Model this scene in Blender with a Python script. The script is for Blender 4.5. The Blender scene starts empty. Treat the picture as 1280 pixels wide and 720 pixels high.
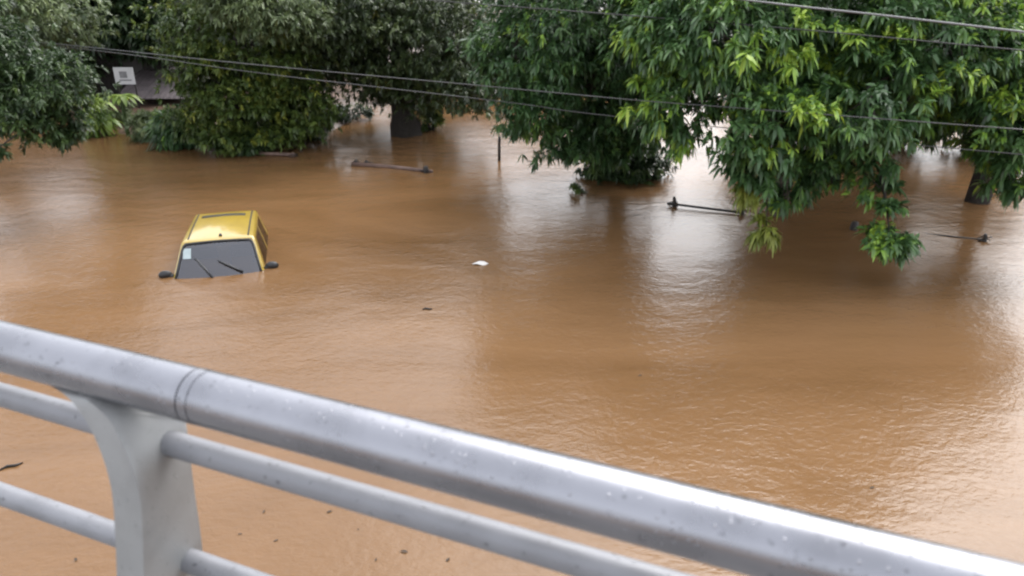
import bpy, bmesh, math, random
import numpy as np
from mathutils import Vector, Matrix, noise
from mathutils.bvhtree import BVHTree

random.seed(7)
C = bpy.context.scene.collection
R = math.radians

# ------------------------------------------------------------------ camera
H = 4.5                      # eye height above the flood water
PITCH = R(23.7)
FPX = 924.0                  # focal length in photograph pixels (1280 wide)
cam_d = bpy.data.cameras.new('camera')
cam_d.sensor_width = 36.0
cam_d.lens = 36.0 * FPX / 1280.0
cam_d.clip_start = 0.05
cam_d.clip_end = 3000
cam = bpy.data.objects.new('camera', cam_d)
C.objects.link(cam)
cam.location = (0, 0, H)
cam.rotation_euler = (math.pi / 2 - PITCH, 0, 0)
bpy.context.scene.camera = cam
cam_d.dof.use_dof = True
cam_d.dof.focus_distance = 11.0
cam_d.dof.aperture_fstop = 4.0

# ------------------------------------------------------------------ sky, sun, exposure
SUN_EL, SUN_AZ = R(50), R(31)          # azimuth clockwise from +Y
world = bpy.data.worlds.new('World')
bpy.context.scene.world = world
world.use_nodes = True
wn, wl = world.node_tree.nodes, world.node_tree.links
wn.clear()
sky = wn.new('ShaderNodeTexSky')
sky.sky_type = 'NISHITA'
sky.sun_disc = False
sky.sun_elevation = SUN_EL
sky.sun_rotation = SUN_AZ
sky.dust_density = 4.0
sky.air_density = 1.0
hsv = wn.new('ShaderNodeHueSaturation')
hsv.inputs['Saturation'].default_value = 0.22
bg = wn.new('ShaderNodeBackground')
bg.inputs['Strength'].default_value = 0.13
wo = wn.new('ShaderNodeOutputWorld')
wl.new(sky.outputs[0], hsv.inputs['Color'])
# an even cloud deck veils the clear sky
deck = wn.new('ShaderNodeMix')
deck.data_type = 'RGBA'
deck.inputs['Factor'].default_value = 0.42
deck.inputs['B'].default_value = (5.6, 5.75, 6.2, 1)
wl.new(hsv.outputs[0], deck.inputs['A'])
wl.new(deck.outputs['Result'], bg.inputs['Color'])
wl.new(bg.outputs[0], wo.inputs['Surface'])

sun_d = bpy.data.lights.new('sun', 'SUN')
sun_d.energy = 0.5
sun_d.angle = R(60)
sun_d.color = (1.0, 0.96, 0.9)
sun = bpy.data.objects.new('sun', sun_d)
C.objects.link(sun)
sdir = Vector((math.sin(SUN_AZ) * math.cos(SUN_EL), math.cos(SUN_AZ) * math.cos(SUN_EL), math.sin(SUN_EL)))
sun.rotation_euler = sdir.to_track_quat('Z', 'Y').to_euler()

sc = bpy.context.scene
sc.view_settings.view_transform = 'Standard'
sc.view_settings.look = 'None'
sc.view_settings.gamma = 1.0
sc.view_settings.exposure = 1.92
sc.render.engine = 'CYCLES'
sc.cycles.filter_width = 2.3
sc.cycles.max_bounces = 6
sc.cycles.transparent_max_bounces = 12

# ------------------------------------------------------------------ helpers
FWD = Vector((0, math.cos(PITCH), -math.sin(PITCH)))
UPV = Vector((0, math.sin(PITCH), math.cos(PITCH)))
EYE = Vector((0, 0, H))

def ray(px, py):
    return FWD + Vector((1, 0, 0)) * ((px - 640) / FPX) - UPV * ((py - 360) / FPX)

def at(px, py, Y):
    d = ray(px, py)
    return EYE + d * (Y / d.y)

def on_z(px, py, z=0.0):
    d = ray(px, py)
    return EYE + d * ((z - H) / d.z)

def on_plane(px, py, y0, k):
    """where the view ray meets the upright plane Y = y0 + k X"""
    d = ray(px, py)
    return EYE + d * (y0 / (d.y - k * d.x))

def tag(o, label=None, cat=None, group=None, kind=None):
    if label: o['label'] = label
    if cat: o['category'] = cat
    if group: o['group'] = group
    if kind: o['kind'] = kind
    return o

def empty(name, loc=(0, 0, 0), rz=0.0):
    o = bpy.data.objects.new(name, None)
    C.objects.link(o)
    o.location = loc
    o.rotation_euler = (0, 0, rz)
    o.empty_display_size = 0.2
    return o

def link(name, me, mat, parent=None, smooth=False):
    o = bpy.data.objects.new(name, me)
    C.objects.link(o)
    for m in (mat if isinstance(mat, (list, tuple)) else [mat]):
        me.materials.append(m)
    if parent: o.parent = parent
    if smooth:
        me.polygons.foreach_set('use_smooth', [True] * len(me.polygons))
    return o

def from_bm(name, bm, mat, parent=None, smooth=False):
    me = bpy.data.meshes.new(name)
    bmesh.ops.recalc_face_normals(bm, faces=bm.faces)
    bm.to_mesh(me)
    bm.free()
    return link(name, me, mat, parent, smooth)

def tri_mesh(name, v, f, tone=None):
    me = bpy.data.meshes.new(name)
    n = len(f)
    me.vertices.add(len(v))
    me.vertices.foreach_set('co', np.ascontiguousarray(v, dtype=np.float32).ravel())
    me.loops.add(n * 3)
    me.polygons.add(n)
    me.polygons.foreach_set('loop_start', np.arange(0, n * 3, 3, dtype=np.int32))
    me.loops.foreach_set('vertex_index', np.ascontiguousarray(f, dtype=np.int32).ravel())
    me.polygons.foreach_set('use_smooth', np.ones(n, dtype=bool))
    me.update(calc_edges=True)
    if tone is not None:
        a = me.attributes.new('tone', 'FLOAT', 'FACE')
        a.data.foreach_set('value', np.ascontiguousarray(tone, dtype=np.float32))
    me.validate()
    return me

def box(bm, c, s, rot=None):
    r = bmesh.ops.create_cube(bm, size=1.0)
    m = Matrix.Translation(c) @ (rot.to_4x4() if rot else Matrix()) @ Matrix.Diagonal((s[0], s[1], s[2], 1))
    bmesh.ops.transform(bm, matrix=m, verts=r['verts'])
    return r['verts']

def tube(bm, pts, radii, seg=10, caps=True, wob=0.0, seed=0):
    """a tapered tube through pts"""
    pts = [Vector(p) for p in pts]
    rings, prev = [], None
    for i, p in enumerate(pts):
        a, b = pts[max(i - 1, 0)], pts[min(i + 1, len(pts) - 1)]
        t = (b - a).normalized()
        ref = prev if prev else (Vector((0, 0, 1)) if abs(t.z) < 0.9 else Vector((1, 0, 0)))
        s = t.cross(ref)
        if s.length < 1e-4: s = t.cross(Vector((0.3, 1, 0)))
        s.normalize()
        u = s.cross(t).normalized()
        prev = u
        ring = []
        for k in range(seg):
            a_ = 2 * math.pi * k / seg
            r = radii[i] if isinstance(radii, (list, tuple)) else radii
            if wob:
                r *= 1 + wob * noise.noise(Vector((p.x * 3 + math.cos(a_) * 1.2 + seed, p.y * 3 + math.sin(a_) * 1.2, p.z * 2.5)))
            ring.append(bm.verts.new(p + s * (math.cos(a_) * r) + u * (math.sin(a_) * r)))
        rings.append(ring)
    for A, B in zip(rings, rings[1:]):
        for k in range(seg):
            bm.faces.new((A[k], A[(k + 1) % seg], B[(k + 1) % seg], B[k]))
    if caps:
        bm.faces.new(list(reversed(rings[0])))
        bm.faces.new(rings[-1])

def bezier(p0, p1, p2, n):
    return [p0 * (1 - t) ** 2 + p1 * 2 * t * (1 - t) + p2 * t * t for t in (i / (n - 1) for i in range(n))]

# ------------------------------------------------------------------ materials
def mat_base(name):
    m = bpy.data.materials.new(name)
    m.use_nodes = True
    nt = m.node_tree
    return m, nt, nt.nodes, nt.links, nt.nodes['Principled BSDF']

def simple_mat(name, col, rough=0.6, metal=0.0, spec=0.5, var=0.25, scale=8.0, bump=0.0, bscale=40.0, col2=None):
    m, nt, N, L, p = mat_base(name)
    tc = N.new('ShaderNodeTexCoord')
    nz = N.new('ShaderNodeTexNoise')
    nz.inputs['Scale'].default_value = scale
    nz.inputs['Detail'].default_value = 5
    L.new(tc.outputs['Object'], nz.inputs['Vector'])
    rp = N.new('ShaderNodeValToRGB')
    c2 = col2 if col2 else tuple(max(0, c * (1 - var)) for c in col)
    rp.color_ramp.elements[0].position = 0.35
    rp.color_ramp.elements[1].position = 0.68
    rp.color_ramp.elements[0].color = (*c2, 1)
    rp.color_ramp.elements[1].color = (*col, 1)
    L.new(nz.outputs['Fac'], rp.inputs['Fac'])
    L.new(rp.outputs['Color'], p.inputs['Base Color'])
    p.inputs['Roughness'].default_value = rough
    p.inputs['Metallic'].default_value = metal
    p.inputs['Specular IOR Level'].default_value = spec
    if bump:
        n2 = N.new('ShaderNodeTexNoise')
        n2.inputs['Scale'].default_value = bscale
        n2.inputs['Detail'].default_value = 6
        L.new(tc.outputs['Object'], n2.inputs['Vector'])
        b = N.new('ShaderNodeBump')
        b.inputs['Strength'].default_value = bump
        b.inputs['Distance'].default_value = 0.02
        L.new(n2.outputs['Fac'], b.inputs['Height'])
        L.new(b.outputs['Normal'], p.inputs['Normal'])
    return m

def leaf_mat(name, stops, rough=0.42, transl=0.3):
    """colour by each leaf's own age ('tone': 0 old and dark, 1 young and yellow)"""
    m, nt, N, L, p = mat_base(name)
    at_ = N.new('ShaderNodeAttribute')
    at_.attribute_name = 'tone'
    rp = N.new('ShaderNodeValToRGB')
    els = rp.color_ramp.elements
    while len(els) < len(stops): els.new(0.5)
    for e, (pos, col) in zip(els, stops):
        e.position = pos
        e.color = (*col, 1)
    L.new(at_.outputs['Fac'], rp.inputs['Fac'])
    L.new(rp.outputs['Color'], p.inputs['Base Color'])
    p.inputs['Roughness'].default_value = rough
    p.inputs['Specular IOR Level'].default_value = 0.5
    tr = N.new('ShaderNodeBsdfTranslucent')
    L.new(rp.outputs['Color'], tr.inputs['Color'])
    mx = N.new('ShaderNodeMixShader')
    mx.inputs['Fac'].default_value = transl
    out = N['Material Output']
    L.new(p.outputs[0], mx.inputs[1])
    L.new(tr.outputs[0], mx.inputs[2])
    L.new(mx.outputs[0], out.inputs['Surface'])
    return m

M = {}
M['leaf_mango'] = leaf_mat('leaf_mango', [(0, (0.018, 0.044, 0.016)), (.45, (0.053, 0.114, 0.040)), (.72, (0.099, 0.190, 0.056)), (.82, (0.193, 0.338, 0.048)), (1, (0.333, 0.456, 0.060))], .36)
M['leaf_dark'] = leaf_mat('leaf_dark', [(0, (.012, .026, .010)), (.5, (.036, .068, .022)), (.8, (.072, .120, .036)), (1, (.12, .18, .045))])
M['leaf_mid'] = leaf_mat('leaf_mid', [(0, (.026, .052, .014)), (.5, (.080, .128, .030)), (.8, (.155, .205, .042)), (1, (.30, .32, .05))])
M['leaf_olive'] = leaf_mat('leaf_olive', [(0, (.016, .030, .011)), (.5, (.058, .086, .029)), (.8, (.115, .150, .046)), (1, (.26, .25, .045))])
M['leaf_lime'] = leaf_mat('leaf_lime', [(0, (.045, .085, .018)), (.5, (.13, .215, .038)), (1, (.26, .35, .055))])
M['leaf_grey'] = leaf_mat('leaf_grey', [(0, (.050, .080, .034)), (.5, (.135, .180, .076)), (1, (.23, .28, .12))])
M['leaf_yellow'] = leaf_mat('leaf_yellow', [(0, (0.091, 0.130, 0.026)), (.5, (0.195, 0.234, 0.039)), (1, (0.312, 0.325, 0.065))])
M['bark'] = simple_mat('bark', (.030, .024, .019), .9, var=.5, scale=14, bump=.8, bscale=30)
M['bark_pale'] = simple_mat('bark_pale', (.075, .062, .05), .85, var=.5, scale=10, bump=.7, bscale=30)
M['wet_wood'] = simple_mat('wet_wood', (.018, .013, .010), .5, var=.5, scale=12, bump=.7, bscale=40)
M['pink_wood'] = simple_mat('pink_wood', (.14, .085, .065), .55, var=.4, scale=6, bump=.5, bscale=30)
M['mud'] = simple_mat('mud', (.12, .065, .04), .55, var=.45, scale=1.6, bump=.6, bscale=6, col2=(.06, .042, .03))
M['concrete'] = simple_mat('concrete', (.22, .21, .20), .75, var=.3, scale=3, bump=.3)
M['black_plastic'] = simple_mat('black_plastic', (.012, .012, .013), .4)
M['rubber'] = simple_mat('rubber', (.015, .015, .016), .65)
M['white_plastic'] = simple_mat('white_plastic', (.62, .60, .57), .4, var=.08)
M['board_white'] = simple_mat('board_white', (.52, .52, .53), .5, var=.10, scale=3)
M['board_print'] = simple_mat('board_print', (.20, .20, .21), .6)
M['dark_plank'] = simple_mat('dark_plank', (.030, .024, .022), .85, var=.5, scale=7, bump=.5)
M['rust_roof'] = simple_mat('rust_roof', (.22, .12, .08), .7, var=.5, scale=4, col2=(.12, .08, .06), bump=.3)
M['grey_roof'] = simple_mat('grey_roof', (.11, .092, .095), .6, var=.4, scale=3, bump=.3)
M['cable'] = simple_mat('cable', (.03, .03, .032), .45, var=.3, scale=2)
M['cable_mid'] = simple_mat('cable_mid', (.06, .06, .064), .25, var=.3, scale=2)
M['cable_pale'] = simple_mat('cable_pale', (.14, .145, .15), .4, var=.3, scale=2)
M['grey_fabric'] = simple_mat('grey_fabric', (.03, .03, .035), .9)
M['dead_leaf'] = simple_mat('dead_leaf', (.060, .034, .014), .6, var=.5, scale=20)

# flood water: opaque brown silt under a rippled, glossy surface
def water_mat():
    m, nt, N, L, p = mat_base('flood_water')
    geo = N.new('ShaderNodeNewGeometry')
    def nz(scale, detail, sx=1, sy=1, rough=.55, dist=0.0):
        mp = N.new('ShaderNodeMapping')
        mp.inputs['Scale'].default_value = (sx, sy, 1)
        mp.inputs['Rotation'].default_value = (0, 0, R(-20))
        n = N.new('ShaderNodeTexNoise')
        n.inputs['Scale'].default_value = scale
        n.inputs['Detail'].default_value = detail
        n.inputs['Roughness'].default_value = rough
        n.inputs['Distortion'].default_value = dist
        L.new(geo.outputs['Position'], mp.inputs['Vector'])
        L.new(mp.outputs['Vector'], n.inputs['Vector'])
        return n
    silt = nz(.30, 8, .40, 1.3, .65, 1.2)
    rp = N.new('ShaderNodeValToRGB')
    rp.color_ramp.elements[0].position = .30
    rp.color_ramp.elements[1].position = .72
    rp.color_ramp.elements[0].color = (.126, .067, .028, 1)
    rp.color_ramp.elements[1].color = (.194, .108, .051, 1)
    L.new(silt.outputs['Fac'], rp.inputs['Fac'])
    L.new(rp.outputs['Color'], p.inputs['Base Color'])
    p.inputs['Roughness'].default_value = .06
    p.inputs['IOR'].default_value = 1.33
    p.inputs['Specular IOR Level'].default_value = .5
    a = nz(2.2, 3, .8, 1.3, .5, .4)
    b = nz(12.0, 4, .8, 1.2, .6, .3)
    c = nz(34.0, 3, .8, 1.2, .6, .2)
    # ripples come in patches: breeze and rain roughen some water and leave other water smooth
    patch = nz(.30, 3, .6, 1.2, .5, .5)
    pr = N.new('ShaderNodeMapRange')
    pr.inputs['From Min'].default_value = .38
    pr.inputs['From Max'].default_value = .62
    pr.inputs['To Min'].default_value = .42
    pr.inputs['To Max'].default_value = 1.0
    L.new(patch.outputs['Fac'], pr.inputs['Value'])
    # rain rings
    vo = N.new('ShaderNodeTexVoronoi')
    vo.inputs['Scale'].default_value = 3.0
    L.new(geo.outputs['Position'], vo.inputs['Vector'])
    rr = N.new('ShaderNodeValToRGB')
    rr.color_ramp.interpolation = 'B_SPLINE'
    e = rr.color_ramp.elements
    e[0].position, e[0].color = 0.0, (.8, .8, .8, 1)
    e[1].position, e[1].color = .20, (.5, .5, .5, 1)
    x = e.new(.06); x.color = (.3, .3, .3, 1)
    x = e.new(.11); x.color = (.75, .75, .75, 1)
    L.new(vo.outputs['Distance'], rr.inputs['Fac'])
    def mul(s1, k, s2=None):
        q = N.new('ShaderNodeMath'); q.operation = 'MULTIPLY'
        L.new(s1, q.inputs[0])
        if s2: L.new(s2, q.inputs[1])
        else: q.inputs[1].default_value = k
        return q.outputs[0]
    def add(s1, s2):
        q = N.new('ShaderNodeMath'); q.operation = 'ADD'
        L.new(s1, q.inputs[0]); L.new(s2, q.inputs[1])
        return q.outputs[0]
    h = add(mul(mul(a.outputs['Fac'], .018), 0, pr.outputs[0]), mul(mul(b.outputs['Fac'], .0110), 0, pr.outputs[0]))
    h = add(h, mul(c.outputs['Fac'], .0015))
    h = add(h, mul(rr.outputs['Color'], .0042))
    bp = N.new('ShaderNodeBump')
    bp.inputs['Strength'].default_value = 1.0
    bp.inputs['Distance'].default_value = 1.0
    L.new(h, bp.inputs['Height'])
    L.new(bp.outputs['Normal'], p.inputs['Normal'])
    return m
M['water'] = water_mat()

def rail_mat(name, col, rough, metal, speck):
    m, nt, N, L, p = mat_base(name)
    tc = N.new('ShaderNodeTexCoord')
    nz = N.new('ShaderNodeTexNoise'); nz.inputs['Scale'].default_value = 9; nz.inputs['Detail'].default_value = 8
    n2 = N.new('ShaderNodeTexNoise'); n2.inputs['Scale'].default_value = 70; n2.inputs['Detail'].default_value = 3
    L.new(tc.outputs['Object'], nz.inputs['Vector']); L.new(tc.outputs['Object'], n2.inputs['Vector'])
    rp = N.new('ShaderNodeValToRGB')
    rp.color_ramp.elements[0].position = .30; rp.color_ramp.elements[1].position = .60
    rp.color_ramp.elements[0].color = (*[c * .78 for c in col], 1); rp.color_ramp.elements[1].color = (*col, 1)
    L.new(nz.outputs['Fac'], rp.inputs['Fac'])
    # specks of dirt
    r2 = N.new('ShaderNodeValToRGB')
    r2.color_ramp.elements[0].position = .27; r2.color_ramp.elements[1].position = .36
    r2.color_ramp.elements[0].color = (speck, speck, speck, 1); r2.color_ramp.elements[1].color = (1, 1, 1, 1)
    L.new(n2.outputs['Fac'], r2.inputs['Fac'])
    mx = N.new('ShaderNodeMix'); mx.data_type = 'RGBA'; mx.blend_type = 'MULTIPLY'
    mx.inputs['Factor'].default_value = 1.0
    L.new(rp.outputs['Color'], mx.inputs['A']); L.new(r2.outputs['Color'], mx.inputs['B'])
    L.new(mx.outputs['Result'], p.inputs['Base Color'])
    p.inputs['Metallic'].default_value = metal
    mr = N.new('ShaderNodeMapRange'); mr.inputs['To Min'].default_value = rough * .7; mr.inputs['To Max'].default_value = rough * 1.4
    L.new(nz.outputs['Fac'], mr.inputs['Value']); L.new(mr.outputs[0], p.inputs['Roughness'])
    # beads of rain water
    vo = N.new('ShaderNodeTexVoronoi'); vo.inputs['Scale'].default_value = 105
    L.new(tc.outputs['Object'], vo.inputs['Vector'])
    rb = N.new('ShaderNodeMapRange'); rb.inputs['From Min'].default_value = .10; rb.inputs['From Max'].default_value = .24
    rb.inputs['To Min'].default_value = 1; rb.inputs['To Max'].default_value = 0
    L.new(vo.outputs['Distance'], rb.inputs['Value'])
    sel = N.new('ShaderNodeSeparateColor'); L.new(vo.outputs['Color'], sel.inputs[0])
    gt = N.new('ShaderNodeMath'); gt.operation = 'GREATER_THAN'; gt.inputs[1].default_value = .66
    L.new(sel.outputs[0], gt.inputs[0])
    ml = N.new('ShaderNodeMath'); ml.operation = 'MULTIPLY'
    L.new(rb.outputs[0], ml.inputs[0]); L.new(gt.outputs[0], ml.inputs[1])
    bp = N.new('ShaderNodeBump'); bp.inputs['Strength'].default_value = .5; bp.inputs['Distance'].default_value = .003
    L.new(ml.outputs[0], bp.inputs['Height']); L.new(bp.outputs['Normal'], p.inputs['Normal'])
    return m
M['rail_steel'] = rail_mat('rail_steel', (.255, .26, .285), .27, .9, .6)
M['rail_paint'] = rail_mat('rail_paint', (.21, .215, .232), .5, .25, .5)
M['post_paint'] = rail_mat('post_paint', (.25, .255, .256), .5, .25, .8)

# ------------------------------------------------------------------ setting: flood water, bank, bridge deck
bm = bmesh.new()
bmesh.ops.create_circle(bm, cap_ends=True, radius=900, segments=96)
tag(from_bm('flood_water', bm, M['water']), 'brown muddy flood water with rain ripples covering the whole street', 'water', kind='structure')

shore = [(-60, 150), (60, 152), (115, 160), (190, 180), (250, 189), (310, 193), (350, 190), (400, 172)]
sp = [on_z(*q) for q in shore]
def shore_y(x):
    if x <= sp[0].x: return sp[0].y
    for a, b in zip(sp, sp[1:]):
        if x <= b.x:
            return a.y + (b.y - a.y) * (x - a.x) / (b.x - a.x)
    return sp[-1].y + (x - sp[-1].x) * 6
def bank_z(x, y):
    q = y - shore_y(x) + .35 * noise.noise(Vector((x * .7, y * .7, 3)))
    z = .10 * q if q < 0 else .10 * min(q, 3) + .03 * max(0, q - 3)
    return max(-.5, min(z, .75)) + .05 * noise.noise(Vector((x * 1.3, y * 1.3, 0))) - .02
bm = bmesh.new()
NX, NY = 90, 90
gv = [[bm.verts.new((x, y, bank_z(x, y))) for y in np.linspace(17, 46, NY)] for x in np.linspace(-32, -3, NX)]
for i in range(NX - 1):
    for j in range(NY - 1):
        bm.faces.new((gv[i][j], gv[i + 1][j], gv[i + 1][j + 1], gv[i][j + 1]))
tag(from_bm('muddy_bank', bm, M['mud'], smooth=True), 'wet reddish mud bank under the trees', 'bank', kind='structure')

# bridge frame: d along the railing (to the right and nearer), n across it (outwards over the water)
ZR = H - 0.665
ra, rb_ = on_z(0, 432, ZR), on_z(950, 674, ZR)
BD = (rb_ - ra).normalized()
BN = Vector((-BD.y, BD.x, 0))
def br(d, n, z):
    return ra + BD * d + BN * n + Vector((0, 0, z - ZR))
BANG = math.atan2(BD.y, BD.x)
bm = bmesh.new()
box(bm, br(1.0, -1.45, ZR - 1.42), (26, 3.1, .34), Matrix.Rotation(BANG, 3, 'Z'))
tag(from_bm('bridge_deck', bm, M['concrete']), 'concrete footbridge deck carrying the railing', 'deck', kind='structure')

# ------------------------------------------------------------------ bridge railing
rail = empty('bridge_railing', br(1.0, 0, ZR - 1.25), 0)
tag(rail, 'silver tubular metal bridge railing with rain drops across the foreground', 'railing')
INV = Matrix.Translation(-rail.location)
def rp_(d, n, z):
    return br(d, n, z) - rail.location
DP = 0.0
def along_d(px, py, z):
    return (on_z(px, py, z) - ra).dot(BD)
DP = along_d(197, 482, ZR)                       # where the post stands
SEAM = along_d(246, 494, ZR)
bm = bmesh.new()
RR = .0465
tube(bm, [rp_(d, 0, ZR) for d in np.linspace(-6, SEAM - .001, 14)], RR, 40)
from_bm('top_rail', bm, M['rail_steel'], rail, True).data.set_sharp_from_angle(angle=R(50))
bm = bmesh.new()
tube(bm, [rp_(d, 0, ZR) for d in np.linspace(SEAM + .024, 7, 14)], RR, 40)
from_bm('top_rail', bm, M['rail_steel'], rail, True).data.set_sharp_from_angle(angle=R(50))
bm = bmesh.new()
tube(bm, [rp_(SEAM, 0, ZR), rp_(SEAM + .0025, 0, ZR)], RR - .003, 40)
tube(bm, [rp_(SEAM + .0027, 0, ZR), rp_(SEAM + .0213, 0, ZR)], RR + .0006, 40)
tube(bm, [rp_(SEAM + .0215, 0, ZR), rp_(SEAM + .0238, 0, ZR)], RR - .0006, 40)
from_bm('rail_joint', bm, M['rail_steel'], rail, True).data.set_sharp_from_angle(angle=R(50))
Z2, Z3 = ZR - .141, ZR - .428
for z, r in ((Z2, .0235), (Z3, .0235)):
    for d0, d1 in ((-6, DP - .06), (DP - .06, 7)):
        bm = bmesh.new()
        tube(bm, [rp_(d, .022, z) for d in np.linspace(d0, d1, 8)], r, 28)
        from_bm('lower_rail', bm, M['rail_paint'], rail, True).data.set_sharp_from_angle(angle=R(50))

def edge_pts(pix, ns):
    """points of the post's edges (d, n, z), each in the upright plane at its own offset n across the railing"""
    out = []
    for (px, py), n in zip(pix, ns):
        d = ray(px, py)
        t = ((ra + BN * n) - EYE).dot(BN) / d.dot(BN)
        q = EYE + d * t
        out.append(((q - ra).dot(BD) - DP, n, q.z))
    return out
NS = [-.020, -.030, -.042, -.054, -.064, -.072, -.078, -.084, -.090, -.098]
OUT = edge_pts([(36, 473), (60, 481), (85, 497), (108, 527), (124, 560), (135, 593), (141, 625), (144, 670), (146, 720), (148, 800)], NS)
INN = edge_pts([(66, 481), (90, 489), (113, 503), (137, 526), (152, 553), (165, 583), (174, 615), (178, 660), (180, 720), (182, 800)], NS)
FAR = edge_pts([(212, 497), (220, 506), (227, 516), (232, 528), (235, 546), (238, 570), (242, 605), (250, 660), (257, 720), (268, 800)], [.040, .048, .054, .058, .060, .062, .064, .066, .068, .070])
def refine(L, k=4):
    P = [Vector(q) for q in L]
    P = [P[0] * 2 - P[1]] + P + [P[-1] * 2 - P[-2]]
    out = []
    for i in range(1, len(P) - 2):
        a, b, c, d = P[i - 1], P[i], P[i + 1], P[i + 2]
        for m in range(k):
            t = m / k
            out.append(.5 * ((2 * b) + (c - a) * t + (2 * a - 5 * b + 4 * c - d) * t * t + (3 * b - a - 3 * c + d) * t ** 3))
    out.append(P[-2])
    return out
def make_post(dc):
    bm = bmesh.new()
    levels = []
    o_, i_, f_ = refine(OUT), refine(INN), refine(FAR)
    for L in (o_, i_, f_):
        L.append(Vector((L[-1].x, L[-1].y - .02, ZR - 1.24)))
    for A, B, F in zip(o_, i_, f_):
        q = [rp_(dc + A.x, A.y, A.z), rp_(dc + B.x, B.y, B.z), rp_(dc + B.x + .002, B.y + .012, B.z), rp_(dc + F.x, F.y, F.z), rp_(dc + A.x * .7 + F.x * .3, F.y, A.z * .5 + F.z * .5)]
        levels.append([bm.verts.new(v) for v in q])
    for P, Q in zip(levels, levels[1:]):
        for k in range(5):
            bm.faces.new((P[k], P[(k + 1) % 5], Q[(k + 1) % 5], Q[k]))
    bm.faces.new(list(reversed(levels[0]))); bm.faces.new(levels[-1])
    box(bm, rp_(dc, -.01, ZR - 1.243), (.16, .22, .014), Matrix.Rotation(BANG, 3, 'Z'))
    o = from_bm('post', bm, M['post_paint'], rail, True)
    o.data.set_sharp_from_angle(angle=R(32))
    return o
make_post(DP)

# ------------------------------------------------------------------ leaves and trees
def leaves(rng, P, T, ln, wd, droop, tone):
    """P bases, T directions -> triangles of curved pointed leaves (6 vertices, 4 triangles each)"""
    n = len(P)
    T = T / np.linalg.norm(T, axis=1, keepdims=True)
    up = np.tile(np.array([0, 0, 1.0]), (n, 1)) + rng.normal(0, .35, (n, 3))
    S = np.cross(T, up); S /= np.linalg.norm(S, axis=1, keepdims=True) + 1e-9
    g = np.array([0, 0, -1.0])
    L = (ln * rng.uniform(.7, 1.2, n))[:, None]
    W = (wd * rng.uniform(.75, 1.2, n))[:, None]
    dr = (droop * rng.uniform(.5, 1.4, n))[:, None]
    def row(f):
        return P + T * L * f + g * L * dr * f * f
    v = np.stack([row(0), row(.38) + S * W * .5, row(.38) - S * W * .5, row(.74) + S * W * .36, row(.74) - S * W * .36, row(1.0)], 1)
    base = (np.arange(n) * 6)[:, None]
    f = np.concatenate([base + np.array([[0, 2, 1]]), base + np.array([[1, 2, 4]]), base + np.array([[1, 4, 3]]), base + np.array([[3, 4, 5]])], 1).reshape(n, 4, 3)
    return v.reshape(-1, 3), f.reshape(-1, 3), np.repeat(tone, 4)

def crown_points(rng, blobs, n, clump, sigma):
    w = np.array([b[2] if len(b) > 2 else b[1][0] * b[1][2] + b[1][0] * b[1][1] for b in blobs]); w = w / w.sum()
    nc = max(3, n // clump)
    which = rng.choice(len(blobs), nc, p=w)
    cen = np.array([list(b[0]) for b in blobs])[which]
    rad = np.array([list(b[1]) for b in blobs])[which]
    u = rng.normal(0, 1, (nc, 3)); u /= np.linalg.norm(u, axis=1, keepdims=True)
    r = rng.uniform(.25, 1, nc) ** .45
    cc = cen + u * rad * r[:, None]
    k = rng.integers(0, nc, n)
    sg = sigma * np.minimum(1, rad[k].mean(1, keepdims=True) / .6)
    off = rng.normal(0, 1, (n, 3)) * sg * np.array([1.15, 1.15, .5])
    p = cc[k] + off
    out = (p - cen[k]) / rad[k]
    rr = np.linalg.norm(out, axis=1)
    return p, out / (rr[:, None] + 1e-6), rr, cc, k

def crown_mesh(name, blobs, n, ln, wd, per, droop, seed, young=.12, spread=1.0, clump=9, sigma=.2, zmin=.12, tone0=.42):
    rng = np.random.default_rng(seed)
    p, out, rr, cc, kk = crown_points(rng, blobs, n, clump, sigma)
    keep = p[:, 2] > zmin
    p, out, rr, kk = p[keep], out[keep], rr[keep], kk[keep]
    n = len(p)
    axis = out * .8 + rng.normal(0, .45, (n, 3)) + np.array([0, 0, .15])
    axis /= np.linalg.norm(axis, axis=1, keepdims=True)
    ros_tone = np.clip(rng.normal(tone0, .13, n), 0, .78)
    flush = rng.random(len(cc)) < young                  # whole sprays flush young together
    ros_tone = np.clip(ros_tone + rng.normal(0, .09, len(cc))[kk], 0, .78)
    yg = flush[kk] & (rng.random(n) < .75 * np.clip(rr * 1.3 - .2 + out[:, 2] * .4, 0, 1.3)) & (rr > .55)
    ros_tone[yg] = rng.uniform(.76, .95, yg.sum())
    size = rng.uniform(.75, 1.2, n)
    idx = np.repeat(np.arange(n), per)
    m = len(idx)
    rnd = rng.normal(0, 1, (m, 3))
    A = axis[idx]
    rad = rnd - A * (rnd * A).sum(1, keepdims=True)
    rad /= np.linalg.norm(rad, axis=1, keepdims=True) + 1e-9
    ang = rng.uniform(.35, 1.35, m)[:, None] * spread
    T = A * np.cos(ang) + rad * np.sin(ang)
    B = p[idx] + A * (rng.uniform(-.35, .15, m) * ln)[:, None] * .9
    tone = np.clip(ros_tone[idx] + rng.normal(0, .07, m), 0, 1)
    v, f, tn = leaves(rng, B, T, ln * size[idx], wd * size[idx], droop, tone)
    v[:, 2] = np.maximum(v[:, 2], .01)
    return tri_mesh(name, v, f, tn), cc

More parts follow.
